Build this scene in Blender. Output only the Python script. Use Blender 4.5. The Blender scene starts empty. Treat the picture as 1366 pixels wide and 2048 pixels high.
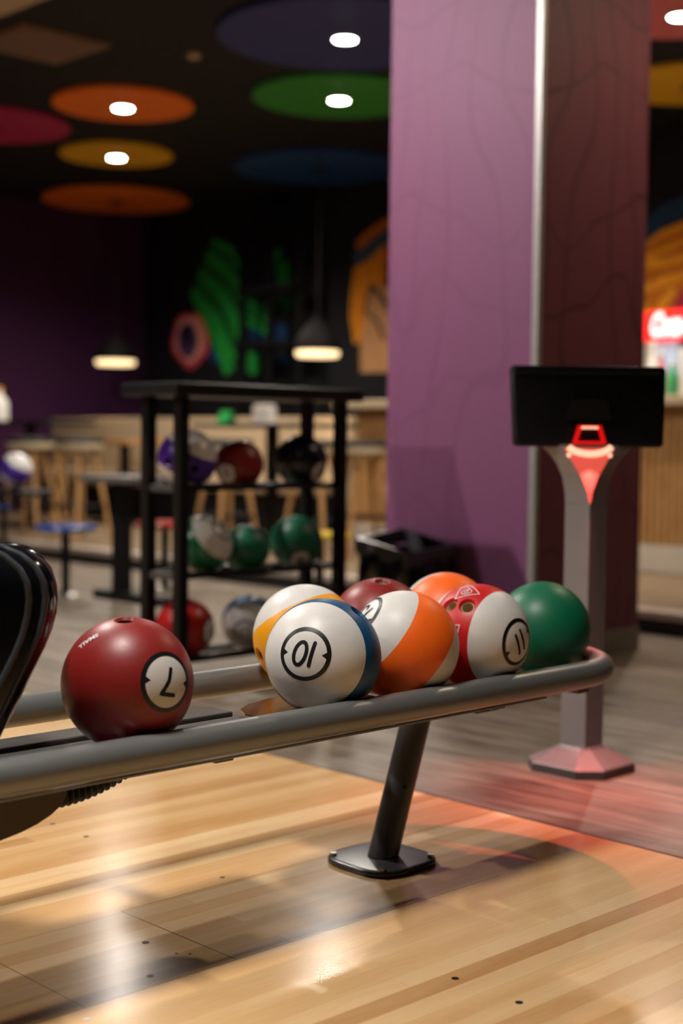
import bpy, bmesh, math, random
import numpy as np
from mathutils import Vector, Matrix
S = bpy.context.scene
COL = S.collection
PI = math.pi
random.seed(5)

# ------------------------------------------------------------------ camera
FPX, CAMH = 2844.44, .87
_a, _p, _r = math.radians(45.9), math.atan2(143, FPX), .0115
F0 = Vector((math.cos(_a), math.sin(_a), 0)); R0 = Vector((math.sin(_a), -math.cos(_a), 0)); Z = Vector((0, 0, 1))
FW = F0*math.cos(_p) - Z*math.sin(_p); U0 = F0*math.sin(_p) + Z*math.cos(_p)
RT = R0*math.cos(_r) + U0*math.sin(_r); UP = U0*math.cos(_r) - R0*math.sin(_r)
CAM = Vector((0, 0, CAMH))
cd = bpy.data.cameras.new('camera'); co = bpy.data.objects.new('camera', cd); COL.objects.link(co)
co.matrix_world = Matrix((RT, UP, -FW)).transposed().to_4x4(); co.location = CAM
cd.sensor_fit = 'VERTICAL'; cd.sensor_height = 36; cd.sensor_width = 24; cd.lens = 50
cd.clip_start = .05; cd.clip_end = 100
cd.dof.use_dof = True; cd.dof.focus_distance = 2.54; cd.dof.aperture_fstop = 2.0; cd.dof.aperture_blades = 0
S.camera = co
def ray(x, y): return (FW*FPX + RT*(x-683) - UP*(y-1024))/FPX
def atX(x, y, X): v = ray(x, y); return CAM + v*(X/v.x)
def atY(x, y, Y): v = ray(x, y); return CAM + v*(Y/v.y)
def atz(x, y, z): v = ray(x, y); return CAM + v*((z-CAMH)/v.z)

# ------------------------------------------------------------------ render look, world, lamps
S.view_settings.view_transform = 'Standard'; S.view_settings.look = 'None'
S.view_settings.gamma = 1; S.view_settings.use_curve_mapping = False
S.view_settings.exposure = 1.0
S.cycles.use_denoising = True
S.cycles.max_bounces = 8
S.cycles.sample_clamp_indirect = 4
W = bpy.data.worlds.new('hall_ambience'); S.world = W; W.use_nodes = True
W.node_tree.nodes['Background'].inputs[0].default_value = (.55, .5, .5, 1)
W.node_tree.nodes['Background'].inputs[1].default_value = .016
CEIL = 3.33
WARM = (1, .90, .79)
def lamp(name, loc, watts, color=WARM, size=.12, spot=150, blend=.6):
    l = bpy.data.lights.new(name, 'SPOT'); l.energy = watts; l.color = color; l.shadow_soft_size = size/2
    l.spot_size = math.radians(spot); l.spot_blend = blend
    o = bpy.data.objects.new(name, l); COL.objects.link(o); o.location = loc
    return o
LAMP_W = 125

# ------------------------------------------------------------------ helpers
def srgb(*c):
    if len(c) == 1: h = c[0]; c = ((h >> 16) & 255, (h >> 8) & 255, h & 255)
    f = lambda v: (v/255/12.92) if v/255 <= .04045 else ((v/255+.055)/1.055)**2.4
    return tuple(f(v) for v in c) + (1,)
class N:
    """small node-tree writer"""
    def __init__(s, name):
        s.m = bpy.data.materials.new(name); s.m.use_nodes = True; s.t = s.m.node_tree
        s.b = s.t.nodes['Principled BSDF']
    def n(s, typ, **kw):
        nd = s.t.nodes.new('ShaderNode'+typ)
        for k, v in kw.items():
            if hasattr(nd, k) and not k.startswith('in_'): setattr(nd, k, v)
        return nd
    def l(s, a, b): s.t.links.new(a, b)
    def put(s, sock, v):
        if isinstance(v, bpy.types.NodeSocket): s.l(v, sock)
        else: sock.default_value = v
    def math(s, op, a, b=0, c=None):
        nd = s.n('Math', operation=op); s.put(nd.inputs[0], a); s.put(nd.inputs[1], b)
        if c is not None: s.put(nd.inputs[2], c)
        return nd.outputs[0]
    def mix(s, f, a, b, blend='MIX'):
        nd = s.n('Mix', data_type='RGBA', blend_type=blend)
        s.put(nd.inputs[0], f); s.put(nd.inputs[6], a); s.put(nd.inputs[7], b); return nd.outputs[2]
    def coord(s): return s.n('TexCoord').outputs['Object']
    def mapping(s, v, scale=(1, 1, 1), rot=(0, 0, 0), loc=(0, 0, 0)):
        nd = s.n('Mapping'); s.l(v, nd.inputs[0]); nd.inputs[3].default_value = scale; nd.inputs[2].default_value = rot; nd.inputs[1].default_value = loc
        return nd.outputs[0]
    def noise(s, v, scale=5, detail=3, rough=.5, dist=0):
        nd = s.n('TexNoise'); s.l(v, nd.inputs['Vector']); nd.inputs['Scale'].default_value = scale
        nd.inputs['Detail'].default_value = detail; nd.inputs['Roughness'].default_value = rough; nd.inputs['Distortion'].default_value = dist
        return nd.outputs['Fac']
    def ramp(s, f, stops):
        nd = s.n('ValToRGB'); s.put(nd.inputs[0], f); e = nd.color_ramp.elements
        while len(e) < len(stops): e.new(.5)
        for q, (p, c) in zip(e, stops): q.position = p; q.color = c if len(c) == 4 else tuple(c)+(1,)
        return nd.outputs[0]
    def sep(s, v): nd = s.n('SeparateXYZ'); s.l(v, nd.inputs[0]); return nd.outputs
    def bump(s, h, strength=.2, dist=.002):
        nd = s.n('Bump'); s.put(nd.inputs['Height'], h); nd.inputs['Strength'].default_value = strength; nd.inputs['Distance'].default_value = dist
        s.l(nd.outputs[0], s.b.inputs['Normal'])
    def done(s, color=None, rough=None, metal=None, spec=None, coat=None):
        b = s.b
        if color is not None: s.put(b.inputs['Base Color'], color)
        if rough is not None: s.put(b.inputs['Roughness'], rough)
        if metal is not None: s.put(b.inputs['Metallic'], metal)
        if spec is not None: s.put(b.inputs['Specular IOR Level'], spec)
        if coat is not None: b.inputs['Coat Weight'].default_value = coat; b.inputs['Coat Roughness'].default_value = .15
        return s.m
def plain(name, color, rough=.5, metal=0, spec=.5, var=.12, scale=18, coat=None):
    k = N(name); c = k.coord(); f = k.noise(c, scale, 4, .6)
    dark = tuple(x*(1-var) for x in color[:3])+(1,); lite = tuple(min(1, x*(1+var)) for x in color[:3])+(1,)
    col = k.ramp(f, [(.3, dark), (.7, lite)])
    r = k.math('MULTIPLY_ADD', f, .08, rough-.04)
    return k.done(col, r, metal, spec, coat)
def glow(name, color, strength):
    k = N(name); k.b.inputs['Base Color'].default_value = color
    k.b.inputs['Emission Color'].default_value = color; k.b.inputs['Emission Strength'].default_value = strength
    return k.m

def mesh_obj(name, bm, mats, parent=None, smooth=False, angle=35):
    me = bpy.data.meshes.new(name); bmesh.ops.recalc_face_normals(bm, faces=bm.faces[:]) if bm.faces else None
    bm.to_mesh(me); bm.free()
    for m in (mats if isinstance(mats, (list, tuple)) else [mats]): me.materials.append(m)
    if smooth:
        for p in me.polygons: p.use_smooth = True
        me.set_sharp_from_angle(angle=math.radians(angle))
    o = bpy.data.objects.new(name, me); COL.objects.link(o)
    if parent: o.parent = parent
    return o
def tag(o, label, cat, group=None):
    o['label'] = label; o['category'] = cat
    if group: o['group'] = group
    return o
def thing(name, label, cat, loc=(0, 0, 0), rz=0, group=None):
    o = bpy.data.objects.new(name, None); COL.objects.link(o); o.location = loc; o.rotation_euler = (0, 0, rz)
    o.empty_display_size = .1
    return tag(o, label, cat, group)
def struct(o): o['kind'] = 'structure'; return o
def dup(root, loc, rz=0, label=None, group=None):
    r = root.copy(); COL.objects.link(r); r.location = loc; r.rotation_euler = (0, 0, rz)
    if label: r['label'] = label
    if group: r['group'] = group
    for ch in list(root.children):
        c = ch.copy(); COL.objects.link(c); c.parent = r
        for g in list(ch.children):
            d = g.copy(); COL.objects.link(d); d.parent = c
    return r
def box(bm, x0, x1, y0, y1, z0, z1, bev=0, mi=0, seg=2):
    t = bmesh.new(); bmesh.ops.create_cube(t, size=1)
    for v in t.verts: v.co = Vector(((x0+x1)/2+v.co.x*(x1-x0), (y0+y1)/2+v.co.y*(y1-y0), (z0+z1)/2+v.co.z*(z1-z0)))
    if bev: bmesh.ops.bevel(t, geom=t.edges[:], offset=bev, segments=seg, profile=.5, affect='EDGES')
    merge(bm, t, mi)
def merge(bm, t, mi=0, M=None):
    vs = {}
    for v in t.verts: vs[v] = bm.verts.new(M @ v.co if M else v.co)
    for f in t.faces:
        try: nf = bm.faces.new([vs[v] for v in f.verts]); nf.material_index = mi if mi else f.material_index
        except ValueError: pass
    t.free()
def loft(bm, rings, closed=True, cap=True, mi=0):
    R_ = [[bm.verts.new(p) for p in r] for r in rings]
    n = len(R_[0])
    for a, b in zip(R_, R_[1:]):
        for i in range(n if closed else n-1):
            j = (i+1) % n
            f = bm.faces.new((a[i], a[j], b[j], b[i])); f.material_index = mi
    if cap:
        f = bm.faces.new(R_[0][::-1]); f.material_index = mi
        f = bm.faces.new(R_[-1]); f.material_index = mi
def tube(bm, pts, r, n=12, cap=True, mi=0, closed=False):
    pts = [Vector(p) for p in pts]; rings = []
    ref = None
    for i, p in enumerate(pts):
        if closed: t = pts[(i+1) % len(pts)] - pts[i-1]
        else: t = pts[min(i+1, len(pts)-1)] - pts[max(i-1, 0)]
        t.normalize()
        if ref is None: ref = Vector((0, 0, 1)) if abs(t.z) < .9 else Vector((1, 0, 0))
        u = (ref - t*ref.dot(t)).normalized(); ref = u; w = t.cross(u)
        rr = r[i] if isinstance(r, (list, tuple)) else r
        rings.append([p + (u*math.cos(2*PI*k/n) + w*math.sin(2*PI*k/n))*rr for k in range(n)])
    if closed: rings.append(rings[0])
    if closed:
        R_ = [[bm.verts.new(p) for p in q] for q in rings[:-1]]; R_.append(R_[0])
        for a, b in zip(R_, R_[1:]):
            for i in range(n): f = bm.faces.new((a[i], a[(i+1) % n], b[(i+1) % n], b[i])); f.material_index = mi
    else: loft(bm, rings, True, cap, mi)
def lathe(bm, prof, n=32, M=None, mi=0, cap=True):
    rings = [[Vector((r*math.cos(2*PI*k/n), r*math.sin(2*PI*k/n), z)) for k in range(n)] for r, z in prof]
    if M: rings = [[M @ p for p in q] for q in rings]
    loft(bm, rings, True, cap, mi)
def cyl(bm, x, y, z0, z1, r, n=24, mi=0, bev=0):
    p = [(r, z0), (r, z1)] if not bev else [(r-bev, z0), (r, z0+bev), (r, z1-bev), (r-bev, z1)]
    lathe(bm, p, n, Matrix.Translation((x, y, 0)), mi)
def prism(bm, pts, axis, a0, a1, mi=0):
    """polygon of 2-D points extruded along axis 'x','y' or 'z'"""
    def P(p, a): return {'x': (a, p[0], p[1]), 'y': (p[0], a, p[1]), 'z': (p[0], p[1], a)}[axis]
    loft(bm, [[Vector(P(p, a0)) for p in pts], [Vector(P(p, a1)) for p in pts]], True, True, mi)

# ------------------------------------------------------------------ materials
M = {}
M['black_paint'] = plain('black_powder_coat', (.005, .005, .006, 1), .5, 0, .22, .2, 30)
M['black_plastic'] = plain('black_plastic', (.005, .0055, .007, 1), .45, 0, .3, .2, 12)
M['gloss_black'] = plain('glossy_black_shell', (.004, .0045, .006, 1), .13, 0, .5, .3, 9)
M['rib'] = plain('satin_black_rib', (.03, .034, .04, 1), .3, 0, .7, .15, 12)  # lighter than the hood shell: the ribs' highlights are put into the colour
M['black_rubber'] = plain('black_rubber', (.012, .011, .010, 1), .55, 0, .4, .3, 40)
M['tube'] = plain('grey_metallic_lacquer', (.19, .195, .19, 1), .35, .45, .5, .03, 8)
M['leg_grey'] = plain('dark_grey_lacquer', (.085, .088, .095, 1), .3, .3, .5, .04, 8)
M['steel'] = plain('worn_steel', (.42, .41, .39, 1), .28, 1, .5, .15, 40)
M['alu'] = plain('brushed_aluminium', (.42, .41, .40, 1), .42, .3, .5, .08, 30)
M['kiosk_grey'] = plain('silver_grey_lacquer', (.24, .23, .24, 1), .4, .2, .5, .03, 8)
M['kiosk_base'] = plain('grey_satin_base', (.26, .245, .25, 1), .28, .3, .5, .03, 8)
M['dark_base'] = plain('dark_grey_plinth', (.06, .055, .055, 1), .45, 0, .5, .1, 30)
M['white'] = plain('white_print', srgb(205, 203, 200), .4, 0, .4, .03, 30)
M['ink'] = plain('black_ink', (.006, .006, .007, 1), .4, 0, .4, .1, 30)
M['cream'] = plain('cream_urethane', srgb(186, 170, 138), .5, 0, .4, .1, 30)
M['motor_brown'] = plain('brown_housing', (.05, .034, .022, 1), .45, 0, .4, .15, 15)
M['paper'] = plain('white_card', srgb(200, 190, 180), .6, 0, .3, .05, 20)
M['green_card'] = plain('green_card', srgb(30, 130, 60), .5, 0, .3, .2, 30)
M['stool_blue'] = plain('blue_seat_laminate', srgb(35, 70, 140), .22, 0, .5, .08, 12)
M['stool_red'] = plain('red_seat_laminate', srgb(170, 35, 30), .25, 0, .5, .08, 12)
M['stool_yellow'] = plain('yellow_seat_laminate', srgb(200, 170, 30), .25, 0, .5, .08, 12)
M['upholstery'] = plain('beige_upholstery', srgb(168, 146, 116), .8, 0, .2, .08, 25)
M['beige_panel'] = plain('beige_counter_laminate', srgb(175, 155, 125), .5, 0, .4, .05, 15)
M['bar_plinth'] = plain('pale_bar_plinth', srgb(200, 188, 170), .35, .1, .5, .05, 15)
M['nosing'] = plain('aluminium_step_edge', srgb(190, 178, 165), .35, .4, .5, .08, 30)
M['bottle_white'] = plain('white_bottle_plastic', srgb(225, 220, 210), .35, 0, .5, .03, 10)
M['bottle_orange'] = plain('orange_cap_plastic', srgb(215, 150, 50), .4, 0, .5, .05, 10)
M['bottle_green'] = plain('green_bottle_glass', srgb(60, 150, 95), .12, 0, .6, .1, 10)
M['bottle_pink'] = plain('pink_bottle', srgb(210, 120, 120), .25, 0, .6, .25, 30)

def wood_mat(name, dark, light, scale=(2, 18, 18), rough=.45):
    k = N(name); c = k.mapping(k.coord(), scale)
    f = k.noise(c, 3, 6, .6, .6)
    return k.done(k.ramp(f, [(.3, dark), (.7, light)]), rough, 0, .4)
M['stool_wood'] = wood_mat('pale_beech', srgb(150, 108, 62), srgb(196, 152, 98), (20, 20, 2))
M['slat_wood'] = wood_mat('oak_slats', srgb(158, 112, 62), srgb(200, 156, 100), (18, 18, 1.5))
M['table_wood'] = wood_mat('oak_table', srgb(150, 104, 56), srgb(190, 140, 86), (18, 2, 18))

def wall_mat(name, col, var=.12):
    k = N(name); c = k.coord(); f = k.noise(c, 1.7, 4, .55); g = k.noise(c, 160, 2, .5)
    d = tuple(x*(1-var) for x in col[:3])+(1,)
    k.bump(g, .08, .002)
    return k.done(k.mix(f, d, col), .75, 0, .3)
M['wall_purple'] = wall_mat('purple_wall_paint', srgb(62, 23, 62))
M['wall_black'] = wall_mat('black_wall_paint', (.0065, .0062, .0075, 1))
M['ceil_black'] = wall_mat('black_ceiling_paint', (.0065, .0062, .0068, 1))
M['wall_dark'] = wall_mat('charcoal_wall_paint', (.03, .027, .03, 1))

def column_mat(name, paint_a, paint_b, line_c, line_k):
    k = N(name); c = k.coord()
    ax = k.sep(c)
    u = k.math('ADD', ax[0], ax[1])
    cb = k.n('CombineXYZ'); k.l(u, cb.inputs[0]); k.l(ax[2], cb.inputs[1])
    n1 = k.noise(k.mapping(cb.outputs[0], (1.5, 1.1, 1)), 1.3, 1, .4)
    n2 = k.noise(k.mapping(cb.outputs[0], (1.2, .55, 1), (0, 0, .2), (4, 2, 0)), 1.5, 1, .4)
    hl = k.math('ABSOLUTE', k.math('SUBTRACT', k.math('FRACT', k.math('MULTIPLY', k.math('MULTIPLY_ADD', n1, 1.1, ax[2]), 2.3)), .5))
    vl = k.math('ABSOLUTE', k.math('SUBTRACT', k.math('FRACT', k.math('MULTIPLY', k.math('MULTIPLY_ADD', n2, .85, u), 5.2)), .5))
    m = k.math('MAXIMUM', k.math('LESS_THAN', hl, .024), k.math('LESS_THAN', vl, .05))
    g = k.noise(c, 220, 2, .6); k.bump(g, .12, .001)
    f3 = k.noise(c, 60, 3, .6)
    base = k.mix(f3, paint_a, paint_b)
    return k.done(k.mix(k.math('MULTIPLY', m, line_k), base, line_c), .55, 0, .35)
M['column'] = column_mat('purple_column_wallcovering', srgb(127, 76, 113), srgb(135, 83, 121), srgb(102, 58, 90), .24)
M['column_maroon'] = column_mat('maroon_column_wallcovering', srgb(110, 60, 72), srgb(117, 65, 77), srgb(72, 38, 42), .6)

def maple_mat():
    k = N('maple_approach_boards'); c = k.coord()
    br = k.n('TexBrick'); k.l(c, br.inputs['Vector'])
    br.offset = .37; br.offset_frequency = 3
    br.inputs['Color1'].default_value = (0, 0, 0, 1); br.inputs['Color2'].default_value = (1, 1, 1, 1); br.inputs['Mortar'].default_value = (.3, .3, .3, 1)
    br.inputs['Scale'].default_value = 1; br.inputs['Mortar Size'].default_value = .0004; br.inputs['Brick Width'].default_value = 2.6; br.inputs['Row Height'].default_value = .046
    tone = k.ramp(br.outputs['Color'], [(0, srgb(172, 118, 64)), (.3, srgb(204, 156, 100)), (.7, srgb(228, 190, 138)), (1, srgb(244, 218, 176))])
    grain = k.noise(k.mapping(c, (3, 90, 1)), 4, 6, .65, .4)
    wide = k.noise(k.mapping(c, (1.2, 9, 1)), 1.5, 3, .5)
    col = k.mix(.28, tone, k.ramp(grain, [(.3, srgb(182, 134, 80)), (.7, srgb(234, 196, 144))]), 'MIX')
    col = k.mix(.22, col, k.ramp(wide, [(.35, srgb(188, 138, 82)), (.65, srgb(240, 204, 154))]))
    ax = k.sep(c)
    def line(u, u0, w, v, v0, v1):
        a = k.math('LESS_THAN', k.math('ABSOLUTE', k.math('SUBTRACT', u, u0)), w)
        b = k.math('MULTIPLY', k.math('GREATER_THAN', v, v0), k.math('LESS_THAN', v, v1))
        return k.math('MULTIPLY', a, b)
    m = line(ax[1], 1.798, .0011, ax[0], .2, 2.2)
    for args in ((ax[1], 2.128, .0010, ax[0], 1.509, 2.57), (ax[0], 1.509, .0013, ax[1], 1.798, 2.128), (ax[0], 1.209, .0009, ax[1], 1.798, 2.3)):
        m = k.math('MAXIMUM', m, line(*args))
    # grubby service panels below the rack
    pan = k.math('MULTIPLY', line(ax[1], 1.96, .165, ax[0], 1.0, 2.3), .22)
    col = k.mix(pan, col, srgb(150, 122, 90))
    sp = k.n('TexVoronoi'); sp.feature = 'F1'; k.l(c, sp.inputs['Vector']); sp.inputs['Scale'].default_value = 11
    spots = k.math('LESS_THAN', sp.outputs['Distance'], .02)
    col = k.mix(k.math('MULTIPLY', spots, .5), col, srgb(110, 74, 42))
    col = k.mix(k.math('MULTIPLY', m, .8), col, srgb(58, 36, 20))
    rough = k.math('MULTIPLY_ADD', k.noise(c, 6, 4, .6), .08, .15)
    return k.done(col, rough, 0, .5)
M['maple'] = maple_mat()

def vinyl_mat():
    k = N('grey_oak_vinyl_planks'); c = k.coord(); r = k.mapping(c, (1, 1, 1), (0, 0, PI/2))
    br = k.n('TexBrick'); k.l(r, br.inputs['Vector']); br.offset = .43
    br.inputs['Color1'].default_value = (0, 0, 0, 1); br.inputs['Color2'].default_value = (1, 1, 1, 1); br.inputs['Mortar'].default_value = (.1, .1, .1, 1)
    br.inputs['Scale'].default_value = 1; br.inputs['Mortar Size'].default_value = .0008; br.inputs['Brick Width'].default_value = 1.2; br.inputs['Row Height'].default_value = .18
    g = k.noise(k.mapping(c, (11, .9, 1)), 2.2, 4, .6, .8)
    col = k.ramp(g, [(.32, srgb(60, 52, 43)), (.46, srgb(106, 94, 81)), (.66, srgb(146, 132, 117))])
    col = k.mix(.25, col, k.ramp(br.outputs['Color'], [(0, srgb(98, 86, 72)), (1, srgb(150, 136, 118))]))
    rough = k.math('MULTIPLY_ADD', k.noise(c, 9, 4, .6), .15, .28)
    return k.done(col, rough, 0, .45)
M['vinyl'] = vinyl_mat()
def carpet_mat():
    k = N('brown_podium_floor'); c = k.coord()
    g = k.noise(k.mapping(c, (16, 1.5, 1)), 2.2, 4, .6, .5)
    return k.done(k.ramp(g, [(.3, srgb(98, 80, 60)), (.7, srgb(132, 110, 84))]), .55, 0, .3)
M['podium'] = carpet_mat()
def track_mat():
    k = N('worn_black_track'); c = k.coord()
    g = k.noise(k.mapping(c, (3, 40, 40)), 4, 6, .7, .3)
    h = k.noise(c, 80, 4, .7)
    k.bump(h, .25, .001)
    return k.done(k.ramp(g, [(.3, (.030, .026, .022, 1)), (.75, (.085, .074, .064, 1))]), k.math('MULTIPLY_ADD', h, .25, .22), 0, .5)
M['track'] = track_mat()
M['tray'] = plain('brown_polished_tray', srgb(92, 60, 34), .16, .2, .6, .25, 14)

def ball_mat(name, paint, striped, rough=.33, paint_var=.14):
    k = N(name); c = k.coord()
    nz = k.n('VectorMath', operation='NORMALIZE'); k.l(c, nz.inputs[0]); z = k.sep(nz.outputs[0])[2]
    n1 = k.noise(c, 26, 5, .65); n2 = k.noise(c, 150, 3, .7)
    d = tuple(x*(1-paint_var) for x in paint[:3])+(1,)
    col = k.mix(n1, d, paint)
    if striped:
        w = k.mix(n1, srgb(196, 193, 188), srgb(214, 212, 209))
        scuff = k.ramp(k.noise(k.mapping(c, (60, 14, 30), (.6, .4, .2)), 3.2, 4, .6), [(.70, (0, 0, 0, 1)), (.78, (1, 1, 1, 1))])
        w = k.mix(k.math('MULTIPLY', scuff, .45), w, srgb(128, 118, 104))
        col = k.mix(k.math('GREATER_THAN', k.math('ABSOLUTE', z), math.cos(math.radians(64))), col, w)
    r = k.math('MULTIPLY_ADD', n2, .16, rough-.08)
    k.bump(n2, .03, .0006)
    return k.done(col, r, 0, .45)
BM_ = {
 'maroon': ball_mat('maroon_ball_shell', srgb(128, 26, 24), False, .42),
 'red_s': ball_mat('red_striped_shell', srgb(192, 22, 24), True, .42),
 'blue_s': ball_mat('blue_striped_shell', srgb(14, 76, 118), True, .42),
 'orange_s': ball_mat('orange_striped_shell', srgb(246, 104, 22), True, .45, .06),
 'yellow_s': ball_mat('yellow_striped_shell', srgb(236, 160, 14), True, .42, .06),
 'green': ball_mat('green_ball_shell', srgb(8, 100, 68), False, .44),
 'green_s': ball_mat('green_striped_shell', srgb(8, 100, 62), True, .3),
 'purple_s': ball_mat('purple_striped_shell', srgb(66, 36, 138), True, .3),
 'navy': ball_mat('navy_ball_shell', srgb(14, 18, 34), False, .28),
 'scarlet': ball_mat('scarlet_shell', srgb(170, 24, 22), False, .34),
}

# ------------------------------------------------------------------ room shell
def slab(name, x0, x1, y0, y1, z0, z1, mat):
    bm = bmesh.new(); box(bm, x0, x1, y0, y1, z0, z1); return struct(mesh_obj(name, bm, mat))
EDGE = 2.575
fl = slab('floor', -5, EDGE, -5, 13, -.12, 0, M['maple'])
slab('floor.001', EDGE+.005, 9.6, -5, 13, -.12, 0, M['vinyl'])
slab('trim_1', EDGE, EDGE+.005, -5, 13, -.12, .0012, M['black_rubber'])
slab('floor.002', 5.55, 9.5, -5, 13, 0, .10, M['podium'])
bm = bmesh.new(); box(bm, 5.535, 5.67, -5, 13, .07, .106, .004); struct(mesh_obj('trim_2', bm, M['nosing']))
slab('trim_3', 5.544, 5.55, -5, 13, 0, .07, M['black_rubber'])
slab('wall_back', 9.5, 9.7, -5, 13, -.1, 3.4, M['wall_black'])
slab('wall_left', -5, 9.7, 13, 13.2, -.1, 3.4, M['wall_purple'])
slab('wall_right', -5, 9.7, -5.2, -5, -.1, 3.4, M['wall_dark'])
slab('wall_front', -5.2, -5, -5.2, 13.2, -.1, 3.4, M['wall_dark'])
slab('ceiling', -5.2, 9.7, -5.2, 13.2, CEIL, CEIL+.15, M['ceil_black'])
# inlaid approach dots of the floor
for i, (x, y, r, w) in enumerate([(1.445, 1.965, .0065, 0), (1.359, 1.835, .006, 1), (1.717, 1.494, .0065, 0), (1.716, 1.361, .0065, 0), (1.775, 2.16, .005, 0),
        (1.74, 2.719, .0065, 0), (1.739, 2.584, .0065, 0), (1.187, 1.76, .006, 1), (1.452, 1.887, .003, 0), (1.467, 1.87, .003, 0)]):
    bm = bmesh.new(); cyl(bm, x, y, -.002, .0004, r, 20); mesh_obj('approach_dot', bm, M['white'] if w else M['ink'], fl)

# ------------------------------------------------------------------ ceiling discs with downlights
DISC = {'orange': srgb(240, 118, 30), 'yellow': srgb(225, 172, 30), 'pink': srgb(170, 40, 84), 'navy': srgb(44, 52, 112), 'green': srgb(48, 132, 48), 'blue': srgb(28, 66, 120), 'rose': srgb(215, 110, 110), 'purple': srgb(90, 40, 110)}
DM = {k: plain('disc_'+k, v, .6, 0, .3, .06, 8) for k, v in DISC.items()}
M['lens'] = glow('lit_lamp_lens', (1, .93, .82, 1), 40)
M['lens_off'] = plain('unlit_lamp_lens', (.02, .018, .016, 1), .3)
def disc_lamp(p, dia, color, lit, label, watts=None, light_color=WARM, cone=150):
    t = thing('ceiling_disc_light', label, 'ceiling light', (p[0], p[1], CEIL), 0, 'round coloured ceiling discs')
    bm = bmesh.new(); lathe(bm, [(dia/2-.01, 0), (dia/2, -.008), (dia/2, -.032), (dia/2-.008, -.04)], 64); mesh_obj('disc', bm, DM[color], t, True)
    bm = bmesh.new(); lathe(bm, [(.085, -.039), (.085, -.05), (.075, -.055), (.066, -.055), (.066, -.039)], 32); mesh_obj('lamp_rim', bm, M['alu'] if lit else M['black_paint'], t, True)
    bm = bmesh.new(); lathe(bm, [(.066, -.041), (.066, -.052), (.04, -.058), (.005, -.06)], 32); mesh_obj('lens', bm, M['lens'] if lit else M['lens_off'], t, True)
    if lit:
        l = lamp('downlight', (p[0], p[1], CEIL-.07), watts or LAMP_W, light_color, .12 if cone > 120 else .5, cone, .15 if cone > 160 else .6 if cone > 120 else .45)
    return t
def ceil_at(x, y): return atz(x, y, CEIL-.03)
disc_lamp(ceil_at(246, 211), 1.03, 'orange', True, 'orange ceiling disc with a lit lamp in its centre, above the yellow one')
disc_lamp(ceil_at(233, 311), .97, 'yellow', True, 'mustard yellow ceiling disc with a lit lamp between two orange discs')
disc_lamp(ceil_at(232, 402), 1.50, 'orange', False, 'dim rust orange ceiling disc with unlit lamp, lowest on the left')
disc_lamp(ceil_at(-20, 252), 1.25, 'pink', False, 'dark pink ceiling disc cut off at the left edge')
disc_lamp(ceil_at(690, 72), 1.54, 'navy', True, 'large navy ceiling disc with a lit lamp near the top of the column')
disc_lamp(ceil_at(678, 195), 1.24, 'green', True, 'green ceiling disc with a lit lamp left of the purple column')
disc_lamp(ceil_at(640, 338), 1.55, 'blue', False, 'dim blue ceiling disc with unlit lamp below the green disc')
disc_lamp(ceil_at(1362, 26), 1.0, 'rose', True, 'rosy ceiling disc with a lit lamp in the top right corner')
disc_lamp(ceil_at(1390, 170), 1.1, 'yellow', False, 'yellow ceiling disc at the right edge beside the column')
# the same downlights over the lanes side of the hall (outside the frame)
for (x, y, col, w, cone, lc) in [(.80, 1.78, 'yellow', 250, 98, (1, .93, .86)), (2.3, 5.3, 'orange', 235, 174, (1, .93, .86)), (-.6, 4.6, 'blue', 170, 172, (1, .93, .86)), (5.35, 2.5, 'pink', 42, 150, (1, .76, .50))]:
    disc_lamp((x, y), 1.2, col, True, f'{col} ceiling disc with a lit lamp over the approach', w, lc, cone)

# slotted air grille and a pale ceiling panel in the top left corner
P = atz(82, 90, CEIL-.02)
v = thing('ceiling_vent', 'brown slotted air grille in the black ceiling, top left', 'vent', (P.x, P.y, CEIL))
bm = bmesh.new(); box(bm, -.32, .32, -.32, .32, -.02, 0, .004); mesh_obj('backing', bm, plain('grille_bronze', srgb(96, 74, 58), .5, 0, .4), v)
gm = plain('grille_slat', srgb(128, 102, 82), .45, 0, .4)
for i in range(9):
    bm = bmesh.new(); y = -.27+i*.0675; box(bm, -.3, .3, y-.018, y+.018, -.035, -.019, .003); mesh_obj('slat', bm, gm, v)
P = atz(-60, -40, CEIL-.02)
bm = bmesh.new(); box(bm, -.45, .45, -.45, .45, -.03, 0, .004)
o = mesh_obj('ceiling_panel', bm, M['beige_panel']); o.location = (P.x, P.y, CEIL); tag(o, 'pale cream ceiling panel in the top left corner', 'panel')
bm = bmesh.new(); P = atz(388, 104, CEIL)
cyl(bm, P.x, P.y, CEIL-.04, CEIL, .045, 20, 0, .01); tag(mesh_obj('smoke_detector', bm, M['beige_panel'], None, True), 'small round detector on the black ceiling between the discs', 'detector')

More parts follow.
